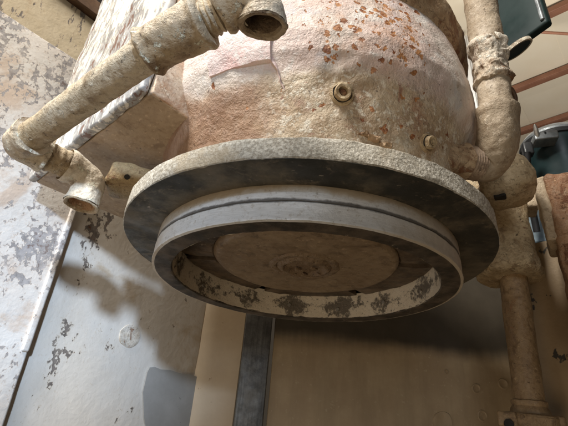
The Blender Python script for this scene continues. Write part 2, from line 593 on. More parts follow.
def mat_chipped(name, paint, paint2, metal_c, chip_lo, scale, seed, stretch=(1, 1, 1), grime=(0.45, 0.34, 0.22), gr_lo=0.58, rust=(0.16, 0.06, 0.025), rot=(0, 0, 0), extra=None):
    """White paint flaked off in sharp-edged islands down to grey primer."""
    n = N(name)
    v = n.mapv(stretch, rot)
    c = n.mix(n.step(n.noise(5, 5, 0.6, seed=seed), 0.35, 0.65), paint, paint2)
    c = n.mix(n.step(n.noise(8, 7, 0.66, seed=seed + 1, dist=0.4), gr_lo, gr_lo + 0.14, 0, 0.8), c, grime)
    c = n.mix(n.step(n.noise(150, 4, 0.7, seed=seed + 2), 0.58, 0.70, 0, 0.35), c, grime)
    wv = n.new('ShaderNodeVectorMath', operation='MULTIPLY_ADD')
    nz = n.new('ShaderNodeTexNoise')
    n.put(nz.inputs['Vector'], v)
    nz.inputs['Scale'].default_value = scale * 1.6
    nz.inputs['Detail'].default_value = 5
    n.put(wv.inputs[0], nz.outputs['Color'])
    wv.inputs[1].default_value = (0.030, 0.030, 0.030)
    n.put(wv.inputs[2], v)
    f = n.add(n.mul(n.noise(scale, 7, 0.70, vec=v, seed=seed + 3, dist=0.2), 0.62), n.mul(n.vor(scale * 1.1, vec=wv.outputs[0]), 0.42))
    if extra is not None:
        f = n.add(f, extra(n))
    area = n.noise(scale * 0.14, 3, 0.5, vec=v, seed=seed + 4)
    f = n.add(f, n.mul(n.add(area, -0.5), 0.7))
    k = n.mul(n.step(f, chip_lo, chip_lo + 0.02), n.step(n.noise(14, 4, 0.6, seed=seed + 31), 0.25, 0.5, 0.55, 0.95))
    prim = n.mix(n.step(n.noise(70, 5, 0.65, seed=seed + 5), 0.35, 0.65), tuple(x * 0.6 for x in metal_c), metal_c)
    c = n.mix(n.step(f, chip_lo - 0.055, chip_lo, 0.0, 0.40), c, grime)
    c = n.mix(k, c, prim)
    k2 = n.step(f, chip_lo + 0.17, chip_lo + 0.185)
    c = n.mix(n.mul(k2, 0.8), c, rust)
    h = n.add(n.mul(k, -1.0), n.mul(n.noise(80, 6, 0.65, seed=seed + 6), 0.8))
    nb = n.bump(n.noise(10, 5, 0.55, seed=seed + 7), 0.3, 0.012)
    nb = n.bump(h, 0.6, 0.0018, nb)
    return n.done(c, n.step(n.noise(25, 5, 0.6, seed=seed + 8), 0.3, 0.7, 0.38, 0.66), nb)


def mat_plain(name, a, b, rgh=0.5, metal=0.0, scale=30, bump=0.25, seed=0.0, grain=None, spots=None, gk=0.6):
    n = N(name)
    c = n.mix(n.step(n.noise(scale, 6, 0.65, seed=seed), 0.33, 0.68), a, b)
    if grain:
        c = n.mix(n.step(n.noise(22, 5, 0.65, vec=n.mapv(grain), seed=seed + 2), 0.42, 0.72, 0, gk), c, tuple(x * 0.45 for x in a))
    if spots:
        c = n.mix(n.step(n.noise(34, 6, 0.7, seed=seed + 6), 0.66, 0.70, 0, 0.85), c, spots)
    nb = n.bump(n.noise(scale * 5, 5, 0.65, seed=seed + 3), bump, 0.0015)
    return n.done(c, n.step(n.noise(scale * 0.7, 4, 0.6, seed=seed + 4), 0.3, 0.7, rgh - 0.1, rgh + 0.12), nb, metal)


M['rim'] = mat_rim()
M['under'] = mat_under()
M['ring'] = mat_ring()
M['inner'] = mat_inner()
M['housing'] = mat_housing()
M['face'] = crusty('brown_face_plate', (0.24, 0.165, 0.10), (0.33, 0.24, 0.15), (0.14, 0.09, 0.05), gr_lo=0.56, fine=0.22, lump=0.15, rgh=0.5, seed=70, grit=160)
M['hub'] = crusty('caked_hub', (0.24, 0.165, 0.10), (0.31, 0.225, 0.14), (0.16, 0.10, 0.06), gr_lo=0.55, fine=0.8, lump=0.7, seed=72)
M['pads'] = mat_plain('dark_clamp_steel', (0.075, 0.055, 0.038), (0.19, 0.135, 0.09), 0.55, 0.2, 40, 0.5, 74, spots=(0.30, 0.24, 0.18))
M['black'] = mat_plain('hollow_shade_black', (0.010, 0.009, 0.008), (0.02, 0.018, 0.015), 0.8, 0, 30, 0.3, 76)  # even black put in for the shade inside holes and cavities
M['bolt'] = mat_plain('worn_bolt', (0.35, 0.33, 0.29), (0.60, 0.57, 0.52), 0.35, 0.7, 60, 0.3, 78)
M['pipe'] = crusty('scaled_pipe', (0.48, 0.365, 0.22), (0.68, 0.58, 0.43), (0.25, 0.16, 0.08), rust=(0.36, 0.20, 0.09), rust_lo=0.66, gr_lo=0.56, chip=(0.22, 0.20, 0.18), chip_lo=0.80, chip_scale=46, fine=0.85, lump=0.35, seed=80)
M['fitting'] = crusty('scaled_fitting', (0.52, 0.40, 0.255), (0.76, 0.68, 0.55), (0.25, 0.155, 0.08), rust=(0.35, 0.18, 0.08), rust_lo=0.62, gr_lo=0.54, chip=(0.26, 0.25, 0.23), chip_lo=0.76, chip_scale=38, fine=0.8, lump=0.6, seed=90)
M['pipe_in'] = crusty('pipe_bore', (0.15, 0.10, 0.06), (0.22, 0.15, 0.09), (0.05, 0.03, 0.02), fine=0.9, lump=0.8, seed=98)
M['mouth'] = crusty('brown_mouth_rim', (0.32, 0.24, 0.15), (0.40, 0.31, 0.20), (0.16, 0.10, 0.06), fine=0.8, lump=0.6, seed=99)
M['rpipe'] = crusty('grey_scaled_pipe', (0.37, 0.29, 0.20), (0.50, 0.42, 0.325), (0.24, 0.165, 0.10), rust=(0.36, 0.21, 0.11), rust_lo=0.62, gr_lo=0.53, chip=(0.36, 0.35, 0.33), chip_lo=0.66, chip_scale=26, fine=0.55, lump=0.5, seed=100, streak=(1, 1, 0.2))
M['union'] = crusty('caked_union', (0.52, 0.42, 0.30), (0.76, 0.71, 0.62), (0.27, 0.15, 0.075), rust=(0.30, 0.14, 0.06), rust_lo=0.55, gr_lo=0.50, fine=1.0, lump=0.9, seed=110)
M['post'] = crusty('ochre_casting', (0.40, 0.285, 0.155), (0.56, 0.45, 0.29), (0.20, 0.12, 0.055), rust=(0.33, 0.15, 0.06), rust_lo=0.63, gr_lo=0.54, fine=0.9, lump=0.8, seed=120)
M['band'] = crusty('rusty_band', (0.46, 0.31, 0.18), (0.54, 0.41, 0.27), (0.30, 0.17, 0.09), rust=(0.26, 0.09, 0.03), rust_lo=0.50, gr_lo=0.50, fine=0.9, lump=0.6, seed=130)
M['rust'] = crusty('rust_slab', (0.26, 0.125, 0.06), (0.40, 0.235, 0.13), (0.46, 0.34, 0.23), rust=(0.22, 0.075, 0.03), rust_lo=0.52, gr_lo=0.57, fine=0.9, lump=0.6, seed=140)
M['slabside'] = crusty('tan_slab_side', (0.44, 0.33, 0.21), (0.54, 0.44, 0.31), (0.28, 0.18, 0.10), rust=(0.30, 0.14, 0.06), rust_lo=0.66, gr_lo=0.58, fine=0.7, lump=0.5, seed=146)
M['tanplate'] = mat_chipped('tan_plate_paint', (0.38, 0.28, 0.17), (0.30, 0.215, 0.125), (0.05, 0.05, 0.05), 0.695, 30, 150, grime=(0.34, 0.25, 0.15), rust=(0.03, 0.03, 0.03))
M['boxwhite'] = mat_chipped('flaking_white_paint', (0.84, 0.81, 0.75), (0.78, 0.74, 0.67), (0.44, 0.43, 0.42), 0.53, 44, 160, stretch=(1.9, 1.9, 0.55), grime=(0.62, 0.50, 0.34), gr_lo=0.62, rot=(0.0, 0.55, 0.0))
M['boxunder'] = crusty('brown_underside', (0.40, 0.30, 0.20), (0.46, 0.35, 0.24), (0.28, 0.19, 0.12), rust=(0.40, 0.20, 0.14), rust_lo=0.66, gr_lo=0.58, fine=0.25, lump=0.2, seed=170, grit=200)
M['boxside'] = crusty('orange_stained_side', (0.62, 0.40, 0.24), (0.70, 0.56, 0.42), (0.44, 0.24, 0.13), rust=(0.42, 0.18, 0.08), rust_lo=0.60, gr_lo=0.56, fine=0.7, lump=0.4, seed=176)
M['leftpanel'] = mat_chipped('chipped_guard_paint', (0.72, 0.70, 0.67), (0.66, 0.61, 0.56), (0.40, 0.38, 0.38), 0.605, 66, 180, stretch=(1, 1, 0.8), grime=(0.56, 0.43, 0.33), gr_lo=0.50, rust=(0.20, 0.15, 0.13))
M['rear'] = mat_plain('dusty_tan_sheet', (0.40, 0.30, 0.19), (0.46, 0.36, 0.235), 0.5, 0, 9, 0.25, 200, grain=(1.0, 1.0, 0.12), gk=0.22, spots=(0.55, 0.46, 0.32))
n = N('shade_banded_rear_sheet')
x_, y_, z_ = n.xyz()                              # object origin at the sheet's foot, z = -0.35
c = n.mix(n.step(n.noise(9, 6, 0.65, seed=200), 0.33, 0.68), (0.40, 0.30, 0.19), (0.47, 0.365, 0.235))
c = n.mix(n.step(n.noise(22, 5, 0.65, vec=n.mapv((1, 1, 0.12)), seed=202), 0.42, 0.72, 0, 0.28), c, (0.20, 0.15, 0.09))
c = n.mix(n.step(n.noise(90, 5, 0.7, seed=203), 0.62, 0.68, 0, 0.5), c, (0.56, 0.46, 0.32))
shade_z = n.add(z_, n.mul(n.add(n.noise(6, 6, 0.62, vec=n.mapv((0.5, 1, 1.6)), seed=206), -0.5), 0.055))
shade_z = n.add(shade_z, n.mul(n.add(n.noise(40, 5, 0.65, vec=n.mapv((1, 1, 0.10)), seed=207), -0.5), 0.02))
c = n.mix(n.step(shade_z, 0.545, 0.605, 0.0, 0.93), c, n.mix(n.noise(30, 5, 0.6, seed=208), (0.022, 0.020, 0.017), (0.055, 0.047, 0.036)))  # dark band paints the wheel's shade onto the top of the sheet
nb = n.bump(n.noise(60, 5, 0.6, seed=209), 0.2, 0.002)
M['rear_sheet'] = n.done(c, n.step(shade_z, 0.545, 0.605, 0.55, 0.42), nb)
M['strip'] = mat_plain('cream_strip', (0.58, 0.46, 0.32), (0.64, 0.52, 0.37), 0.5, 0, 12, 0.2, 204, spots=(0.34, 0.22, 0.12))
M['bar'] = mat_plain('brushed_dark_bar', (0.10, 0.10, 0.10), (0.20, 0.20, 0.195), 0.42, 0.5, 30, 0.3, 208, grain=(6, 6, 0.25))
M['greypatch'] = mat_plain('grey_primer_patch', (0.36, 0.35, 0.33), (0.44, 0.43, 0.41), 0.5, 0, 12, 0.2, 216, spots=(0.2, 0.19, 0.18))
M['beige'] = mat_chipped('beige_sheet_paint', (0.56, 0.47, 0.33), (0.52, 0.42, 0.28), (0.22, 0.19, 0.16), 0.685, 46, 220, stretch=(1.6, 1.6, 0.5), grime=(0.40, 0.27, 0.15), gr_lo=0.58)
M['railbrown'] = mat_plain('brown_rail', (0.10, 0.055, 0.03), (0.16, 0.09, 0.05), 0.6, 0, 30, 0.3, 226)
M['darkinfill'] = mat_plain('black_infill', (0.012, 0.01, 0.009), (0.03, 0.02, 0.016), 0.6, 0, 30, 0.3, 228)
M['green'] = mat_plain('dark_green_enamel', (0.003, 0.015, 0.015), (0.005, 0.021, 0.020), 0.5, 0, 8, 0.08, 230)
M['motor'] = mat_plain('blue_black_enamel', (0.008, 0.022, 0.024), (0.014, 0.034, 0.036), 0.38, 0.0, 10, 0.08, 234)
M['alu'] = mat_plain('cast_aluminium', (0.22, 0.24, 0.25), (0.36, 0.38, 0.39), 0.4, 0.6, 40, 0.25, 238)
M['rubber'] = mat_plain('black_rubber', (0.010, 0.011, 0.012), (0.02, 0.02, 0.022), 0.5, 0, 40, 0.2, 242)
M['bluegrey'] = mat_plain('blue_grey_bracket', (0.16, 0.21, 0.24), (0.24, 0.29, 0.32), 0.4, 0.3, 20, 0.25, 246, spots=(0.03, 0.04, 0.05))
M['roof'] = mat_plain('cream_roof_sheet', (0.80, 0.70, 0.54), (0.82, 0.73, 0.58), 0.5, 0, 2, 0.05, 250)
M['purlin'] = mat_plain('red_oxide_purlin', (0.22, 0.095, 0.055), (0.27, 0.125, 0.075), 0.55, 0, 5, 0.1, 254)
M['siding'] = mat_plain('white_ribbed_siding', (0.86, 0.86, 0.84), (0.88, 0.88, 0.86), 0.4, 0, 3, 0.05, 258)

# ------------------------------------------------------------------ roof of the shop, seen at the upper right
ZC = 6.4


def ceil_pt(du, dv, z):
    return U * du + W * dv + Vector((0, 0, z))


bm = bmesh.new()
roof_u0, roof_u1, roof_v0, roof_v1 = 2.0, 16.0, -9.0, 6.0
rbox(ceil_pt((roof_u0 + roof_u1) / 2, (roof_v0 + roof_v1) / 2, ZC + 0.09), U, W, Zv, (roof_u1 - roof_u0) / 2, (roof_v1 - roof_v0) / 2, 0.01, 0.004, 5.0, bm)
ceiling = single('ceiling', bm, M['roof'], None, None, kind='structure')
width = 0.9
k = 0
v = roof_v0 + 0.1
while v < roof_v1 - width:                       # roof sheets run along U, with lapped seams
    s = rbox(ceil_pt((roof_u0 + roof_u1) / 2, v + width / 2, ZC + 0.066 + (k % 2) * 0.006), U, W, Zv, (roof_u1 - roof_u0) / 2 - 0.05, width / 2 + (-0.004 if k % 2 else 0.012), 0.003, 0.002, 4.0)
    part('roof_sheet', s, M['roof'], ceiling)
    v += width
    k += 1
for i, du in enumerate((3.05, 4.50, 5.95, 7.42, 8.85, 10.3, 11.8)):
    b = rbox(ceil_pt(du, -1.5, ZC - 0.05), U, W, Zv, 0.0325, 7.4, 0.055, 0.008, 2.0)
    rbox(ceil_pt(du + 0.045, -1.5, ZC - 0.105), U, W, Zv, 0.055, 7.4, 0.006, 0.003, 2.0, b)
    part('purlin', b, M['purlin'], ceiling)
p0, p1 = at(540, 32.0, 6.3), at(575, 34.3, 6.3)
part('tie_rod', tube(seg(p0 - (p1 - p0) * 1.5, p1 + (p1 - p0) * 3, 6), 0.022, 10), M['purlin'], ceiling)

# white ribbed siding far behind, lit by the open shop
bm = bmesh.new()
a = Vector((0.2, 5.2, 2.4))
dirx = Vector((1, -0.12, 0)).normalized()
nrm = Vector((-0.12, -1, 0)).normalized()
rbox(a + dirx * 1.38 + Zv * 1.9, dirx, nrm, Zv, 1.38, 0.012, 1.9, 0.004, 1.0, bm)
siding = single('ribbed_siding', bm, M['siding'], 'bright white ribbed wall sheet glimpsed between pale housing and right pipe', 'wall panel')
for i in range(27):
    part('rib', rbox(a + dirx * (0.06 + i * 0.10) + Zv * 1.9 + nrm * 0.02, dirx, nrm, Zv, 0.018, 0.012, 1.89, 0.006, 2.0), M['siding'], siding)

# ------------------------------------------------------------------ guard panels round the wheel
LP = at(75, 215, 0.95)
OUT_L = -W                                        # the left panel faces right and forward
q0 = LP - U * 0.75
bm = panel(q0, LP, -0.30, 0.779, 0.016, OUT_L, 0.004, 0.02, 0.003, 3.0)
left_panel = single('splash_guard', bm, M['leftpanel'], 'white upright guard panel with grey paint chips at left edge', 'guard panel')
# folded lip along its free edge
bm = rbox(LP + Vector((0, 0, 0.24)) + OUT_L * 0.002 - U * 0.007, U, OUT_L, Zv, 0.007, 0.004, 0.539, 0.004, 0.02)
rough(bm.verts, 0.0010, 30, 0.0004, 90, 2)
part('edge_lip', bm, M['leftpanel'], left_panel)

q1 = LP - OUT_L * 0.22 - U * 0.9
q2 = LP - OUT_L * 0.22 + U * 0.25
bm = panel(q1, q2, 0.3, 1.145, 0.012, OUT_L, 0.004, 0.03, 0.004, 5.0)
bp = single('upper_sheet', bm, M['beige'], 'beige scratched sheet rising behind the white left guard panel', 'sheet panel')
bm = rbox((q1 + q2) / 2 * Vector((1, 1, 0)).length / Vector((1, 1, 0)).length + Vector((0, 0, 0)), U, OUT_L, Zv, 0.57, 0.02, 0.03, 0.006, 0.05)
bmesh.ops.translate(bm, verts=bm.verts[:], vec=Vector((0, 0, 1.18 - ((q1 + q2) / 2).z)))
part('top_rail', bm, M['railbrown'], bp)
bm = rbox(Vector(((q1 + q2).x / 2, (q1 + q2).y / 2, 1.46)) - OUT_L * 0.06, U, OUT_L, Zv, 0.8, 0.03, 0.26, 0.006, 0.2)
single('dark_infill', bm, M['darkinfill'], 'nearly black beam added to darken the corner above the beige sheet', 'infill')  # added to keep this corner dark; hides the bright world behind

YB = 1.18                                         # the back of the guard
C0 = Vector((-0.194, YB, 0))
C1 = Vector((LP.x, LP.y, 0)) - OUT_L * 0.0195 - U * 0.10
wl = (C1 - C0).normalized()
wl_out = Vector((-wl.y, wl.x, 0))
wl_out = wl_out if wl_out.y < 0 else -wl_out
def edge_chips(n):
    x, y, z = n.xyz()
    t_ = n.add(n.mul(x, wl.x), n.mul(y, wl.y))     # 0 in the middle of the wall, grows towards the left panel
    t_ = n.add(t_, n.mul(n.add(n.noise(7, 4, 0.6, seed=411), -0.5), 0.07))
    d = n.math('ABSOLUTE', n.add(t_, -((C1 - C0).length / 2 - 0.165)))
    return n.mul(n.step(d, 0.045, 0.0), 0.17)


M['wall'] = mat_chipped('guard_wall_paint', (0.73, 0.69, 0.63), (0.69, 0.63, 0.55), (0.20, 0.17, 0.15), 0.765, 62, 190, stretch=(1, 1, 0.7), grime=(0.54, 0.43, 0.30), gr_lo=0.57, extra=edge_chips)
bm = panel(C1, C0, -0.35, 0.62, 0.012, wl_out, 0.002, 0.02, 0.004, 7.0)
side_wall = single('guard_wall', bm, M['wall'], 'whitish angled guard wall with blue light patches left of the strip', 'guard wall')


def on_wall(px, py, lift=0.0):
    d = at(px, py, 1.0)
    return d * ((C0 + wl_out * lift).dot(wl_out) / d.dot(wl_out))


# round filler plug in that wall
pc = on_wall(130, 336)
bm = lathe([(0, 0.0012), (0.010, 0.0012), (0.014, 0.0008), (0.021, 0.0018), (0.026, 0.0010), (0.0275, -0.004)], 36, pc, axis=wl_out)
rough(bm.verts, 0.002, 60, seed=4)
part('filler_plug', bm, crusty('plug_paint', (0.70, 0.64, 0.55), (0.74, 0.70, 0.64), (0.45, 0.36, 0.26), rust=(0.28, 0.11, 0.03), rust_lo=0.54, fine=0.6, lump=0.4, seed=263), side_wall, label='round filled hole with a rusty spot')
# bare grey patch plate low on the wall
bm = bmesh.new()
outl = [(147, 432), (144, 418), (143.5, 405), (143, 392), (145.5, 381), (147.5, 372), (150, 367.5), (155, 367), (161, 369.5), (170, 370), (181, 373.5), (190, 374), (197.5, 377), (196.5, 402), (195, 432)]
fr = [bm.verts.new(on_wall(x, y, 0.004)) for x, y in outl]
bk = [bm.verts.new(on_wall(x, y, 0.004) - wl_out * 0.004) for x, y in outl]
bm.faces.new(fr)
bm.faces.new(bk[::-1])
for i in range(len(fr)):
    j = (i + 1) % len(fr)
    bm.faces.new([fr[j], fr[i], bk[i], bk[j]])
part('patch_plate', bm, M['greypatch'], side_wall, label='bare grey plate low on the wall', smooth=False)

# back of the guard: cream strip, dark bar, wide tan sheet
bm = panel((-0.200, YB), (-0.081, YB), -0.35, 0.60, 0.010, (0, -1), 0.002, 0.02, 0.0012, 9)
strip = single('cover_strip', bm, M['strip'], 'narrow cream strip between angled guard wall and dark bar', 'cover strip')
bm = panel((-0.079, YB - 0.015), (-0.006, YB - 0.015), -0.35, 0.60, 0.022, (0, -1), 0.003, 0.02, 0.0008, 11)
single('dark_bar', bm, M['bar'], 'dark brushed metal bar standing beside the cream strip', 'metal bar')
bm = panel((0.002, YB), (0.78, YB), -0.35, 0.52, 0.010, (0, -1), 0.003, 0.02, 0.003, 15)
rear = single('rear_sheet', bm, M['rear_sheet'], 'wide dusty tan rear sheet below the ring, wheel shade painted black along its top', 'rear panel')
for (px, py, rad) in ((443, 422, 0.024), (476, 389, 0.012), (503, 384, 0.013), (482, 416, 0.014), (446, 372, 0.006)):
    d = at(px, py, 1.0)
    c = d * (YB / d.y)
    bm = lathe([(0, 0.0015), (rad * 0.55, 0.0012), (rad * 0.8, 0.0035), (rad, 0.003), (rad * 1.1, -0.002)], 28, c, axis=(0, -1, 0))
    rough(bm.verts, 0.002, 50, seed=px)
    part('dried_drip', bm, M['rear'], rear)

# ------------------------------------------------------------------ boxed arm on the left
ZA = 0.40                                         # underside of the arm
A0 = Vector((-0.5283, 1.1017, 1.0)) * ZA
B0 = Vector((-1.2875, 1.8342, 1.0)) * ZA
av = (B0 - A0)
al = Vector((av.x, av.y, 0)).normalized()
an = Vector((-al.y, al.x, 0))
an = an if an.dot(U) > 0 else -an
arm = thing('boxed_arm', (A0 + B0) / 2 + an * 0.3, 'large boxed machine arm with flaking white face and brown underside', 'machine arm')
L2 = (B0 - A0).length / 2
cz = 0.72
t = 0.016
bm = rbox((A0 + B0) / 2 + an * (t / 2) + Zv * 0.36, al, an, Zv, L2, t / 2, 0.36, 0.006, 0.008)
rough(bm.verts, 0.0035, 22, 0.0016, 90, 6)
part('face_plate', bm, M['boxwhite'], arm, 'flaking white face with grey patches')
bm = rbox((A0 + B0) / 2 + an * 0.285 + Zv * 0.009, al, an, Zv, L2 - 0.001, 0.269, 0.0075, 0.003, 0.02)
rough(bm.verts, 0.0012, 9, 0.0004, 70, 8)
part('underside', bm, M['boxunder'], arm, 'smooth brown underside')
bm = rbox(A0 + al * 0.0065 + an * 0.21 + Zv * 0.366, an, al, Zv, 0.193, 0.008, 0.3635, 0.003, 0.015)
rough(bm.verts, 0.003, 15, 0.001, 80, 12)
part('side_plate', bm, M['boxside'], arm, 'orange stained narrow side')
bm = rbox(B0 - al * 0.006 + an * 0.285 + Zv * 0.37, an, al, Zv, 0.268, 0.006, 0.35, 0.004, 0.05)
part('side_plate', bm, M['boxwhite'], arm)

# ------------------------------------------------------------------ head housing above the wheel
HC = AX + Vector((0, 0, ZT))
housing = thing('head_housing', HC, 'rounded pale pink housing with rust specks above the big disc', 'machine housing')
prof = [(0.16, ZT - 0.002), (0.236, ZT + 0.002), (0.243, ZT + 0.010), (0.250, 0.325), (0.257, 0.345), (0.263, 0.366), (0.270, 0.39), (0.278, 0.41), (0.288, 0.43), (0.298, 0.45), (0.304, 0.48), (0.302, 0.52), (0.297, 0.56), (0.290, 0.60), (0.280, 0.605)]
pp = []
for i in range(len(prof) - 1):
    for s in range(6):
        f = s / 6
        pp.append((prof[i][0] * (1 - f) + prof[i + 1][0] * f, prof[i][1] * (1 - f) + prof[i + 1][1] * f))
pp.append(prof[-1])
bm = lathe(pp, 260, AX)
rough(bm.verts, 0.0035, 11, 0.0013, 60, 14)
part('body', bm, M['housing'], housing)
band = [(0.285, 0.596), (0.291, 0.600), (0.298, 0.612), (0.303, 0.630), (0.306, 0.650), (0.304, 0.662), (0.296, 0.667), (0.20, 0.668)]
pp = []
for i in range(len(band) - 1):
    for s in range(3):
        f = s / 3
        pp.append((band[i][0] * (1 - f) + band[i + 1][0] * f, band[i][1] * (1 - f) + band[i + 1][1] * f))
pp.append(band[-1])
bm = lathe(pp, 240, AX)
rough(bm.verts, 0.003, 26, 0.0015, 90, 15)
part('top_band', bm, M['band'], housing, 'rusty tan band round the top')


def on_housing(px, py, rr):
    """Where the sight line meets the cylinder of radius rr about the wheel axis."""
    d = at(px, py, 1.0)
    a = d.x ** 2 + d.y ** 2
    b = -2 * (d.x * AX.x + d.y * AX.y)
    c = AX.x ** 2 + AX.y ** 2 - rr * rr
    return d * ((-b - math.sqrt(max(0, b * b - 4 * a * c))) / (2 * a))


def body_r(z):
    for (r0, z0), (r1, z1) in zip(prof, prof[1:]):
        if z0 <= z <= z1:
            return r0 + (r1 - r0) * (z - z0) / max(1e-6, z1 - z0)
    return 0.0


def on_body(px, py):
    d = at(px, py, 1.0)
    w = 0.3
    while w < 1.0:
        p = d * w
        if math.hypot(p.x - AX.x, p.y - AX.y) < body_r(p.z):
            return p
        w += 0.0005
    return d * 0.6


# raised pink plate on the left of the housing
e0, e1 = on_body(211, 76), on_body(272, 65)
a0 = math.atan2(e0.y - AX.y, e0.x - AX.x)
a1 = math.atan2(e1.y - AX.y, e1.x - AX.x)
zb0 = (e0.z + e1.z) / 2
zs = [zb0 + (0.592 - zb0) * i / 24 for i in range(25)]
bm = lathe([(body_r(zb0) - 0.012, zb0)] + [(body_r(z_) + 0.0042, z_) for z_ in zs] + [(body_r(0.592) - 0.012, 0.592)], 50, AX, a0=a0, a1=a1, closed=True)
rough(bm.verts, 0.0030, 24, 0.001, 110, 18)
n = N('pink_plate_paint')
c = n.mix(n.step(n.noise(14, 6, 0.6, seed=301), 0.35, 0.62), (0.78, 0.52, 0.49), (0.84, 0.70, 0.66))
c = n.mix(n.step(n.noise(40, 7, 0.7, seed=302), 0.52, 0.66, 0, 0.9), c, (0.86, 0.82, 0.78))
c = n.mix(n.step(n.noise(90, 5, 0.7, seed=303), 0.64, 0.7, 0, 0.6), c, (0.60, 0.36, 0.33))
nb = n.bump(n.add(n.noise(240, 4, 0.7, seed=304), n.mul(n.noise(50, 6, 0.66, seed=305), 2.0)), 0.7, 0.003)
M['pink'] = n.done(c, 0.55, nb)
part('raised_plate', bm, M['pink'], housing, 'raised pink and white plate with a sharp lower edge')
# whitish weld bead down its right side
bd = [on_body(276, 30), on_body(273, 62), on_body(277, 72), on_body(283, 86), on_body(287, 96)]
path = []
for i in range(len(bd) - 1):
    path += seg(bd[i], bd[i + 1], 8)[:-1]
path.append(bd[-1])
bm = tube(path, [0.0026 * (1 - 0.55 * i / len(path)) for i in range(len(path))], 12)
rough(bm.verts, 0.003, 70, 0.0015, 160, 3)
part('weld_bead', bm, M['pink'], housing)


def housing_plug(px, py, rr, size, hole):
    c = on_body(px, py)
    ax = Vector((c.x - AX.x, c.y - AX.y, 0)).normalized() * 0.93 + Vector((0, 0, -0.36))
    c = c + ax * 0.002
    s = size
    bm = lathe([(s * 1.35, -0.010), (s * 1.30, 0.000), (s * 1.02, 0.0015), (s * 1.0, -0.004), (s * 0.93, -0.004), (s * 0.90, 0.006), (s * 0.80, 0.0085), (s * 0.52, 0.008), (s * 0.46, 0.002 if hole else 0.007), (0, 0.000 if hole else 0.006)], 40, c, axis=ax)
    rough(bm.verts, 0.0012, 90, 0.0007, 200, px)
    o = part('plug', bm, M['post'], housing)
    bm = lathe([(s * 0.42, 0.0035 if hole else 0.0085), (s * 0.30, 0.005 if hole else 0.009), (0, 0.004 if hole else 0.008)], 6, c, axis=ax)
    part('socket', bm, M['rust'] if hole else M['post'], o)
    bm = lathe([(s * 1.0, -0.0025), (s * 0.98, 0.0022), (s * 0.94, 0.0022), (s * 0.92, -0.0025)], 40, c, axis=ax, closed=True)
    part('gap_shade_ring', bm, M['black'], o)
    return o


housing_plug(342, 94, 0.278, 0.0125, True)
housing_plug(427, 143, 0.280, 0.0105, False)
# drips of hardened scale and small broken fins at the foot of the housing
for i, (px, py, s) in enumerate(((366, 135, 0.011), (374, 139, 0.009), (386, 145, 0.010))):
    c = on_body(px, py)
    bm = rbox(c, Vector((1, 0.2, 0.1)), Vector((0, 1, 0.3)), Vector((0.1, -0.3, 1)), s, 0.004, 0.003, 0.002, 0.003)
    rough(bm.verts, 0.004, 80, 0.002, 200, i)
    part('scale_lump', bm, M['band'], housing)
M['lugbrown'] = crusty('ochre_brown_lug', (0.36, 0.25, 0.12), (0.44, 0.33, 0.18), (0.20, 0.11, 0.05), rust=(0.28, 0.12, 0.04), rust_lo=0.58, gr_lo=0.52, fine=0.9, lump=0.7, seed=290)
# lug with a bolt hole on the left, half behind the disc
lc = at(131, 183, 0.70)
ld = Vector((lc.x - AX.x, lc.y - AX.y, 0)).normalized()
lt = Vector((-ld.y, ld.x, 0))
bm = rbox(lc + ld * -0.03, ld, lt, Zv, 0.066, 0.030, 0.020, 0.010, 0.006)
rough(bm.verts, 0.006, 30, 0.0015, 100, 21)
lug = part('lug', bm, M['lugbrown'], housing, 'ochre lug with a bolt hole')
hc = at(127, 177, 0.668)
part('bolt_hole_shade', lathe([(0.0045, -0.002), (0.0042, 0.002), (0, 0.002)], 18, hc, axis=-hc), M['black'], lug)

# ------------------------------------------------------------------ grinding wheel head
WB = AX + Vector((0, 0, ZR))
wheel = thing('grinding_wheel', WB, 'big round grinding wheel head with dark flange and stepped bright ring', 'grinding wheel')
bm = lathe([(RF - 0.0015, ZB), (RF, ZB + 0.0015), (RF, ZB + 0.008), (RF, ZB + 0.015), (RF, ZB + 0.022), (RF, ZT - 0.003), (RF - 0.003, ZT), (0.27, ZT + 0.0005), (0.23, ZT)], 360, AX)
rough(bm.verts, 0.0012, 30, 0.0008, 140, 31)
part('flange_rim', bm, M['rim'], wheel, 'scale-covered pale rim')
bm = lathe([(0.2485, ZB - 0.0004), (0.26, ZB - 0.0004), (0.275, ZB - 0.0004), (0.29, ZB - 0.0004), (RF - 0.0012, ZB - 0.0004), (RF - 0.0016, ZB + 0.0012)], 240, AX)
part('flange_underside', bm, M['under'], wheel, 'dark scuffed underside')
g = 0.0016
bm = lathe([(RR - 0.0015, ZB + 0.002), (RR - 0.0005, ZB - 0.0005), (RR, ZB - 0.006), (RR, ZB - 0.015), (RR, ZG + 0.0012), (RR - g, ZG + 0.0005), (RR - g, ZG - 0.0006), (RR + 0.0004, ZG - 0.0013), (RR + 0.0006, ZG - 0.009), (RR + 0.0004, ZR + 0.006), (RR + 0.0014, ZR + 0.003), (RR + 0.0012, ZR + 0.0008), (RR - 0.0022, ZR), (0.243, ZR - 0.0003), (0.236, ZR), (0.228, ZR - 0.0002), (RI + 0.002, ZR), (RI, ZR + 0.002), (RI + 0.001, ZR + 0.004)], 360, AX)
rough(bm.verts, 0.0006, 30, 0.0004, 150, 33)
part('ring', bm, M['ring'], wheel, 'stepped bright steel ring with a groove and dark bottom face')
bm = lathe([(RI, ZR + 0.0015)] + [(RI + 0.0003, ZR + 0.002 + i * 0.006) for i in range(1, 8)] + [(RI + 0.0005, ZB + 0.002)], 300, AX)
rough(bm.verts, 0.0008, 40, 0.0005, 160, 35)
inner = part('inner_wall', bm, M['inner'], wheel, 'cream inner wall with scorched patches')
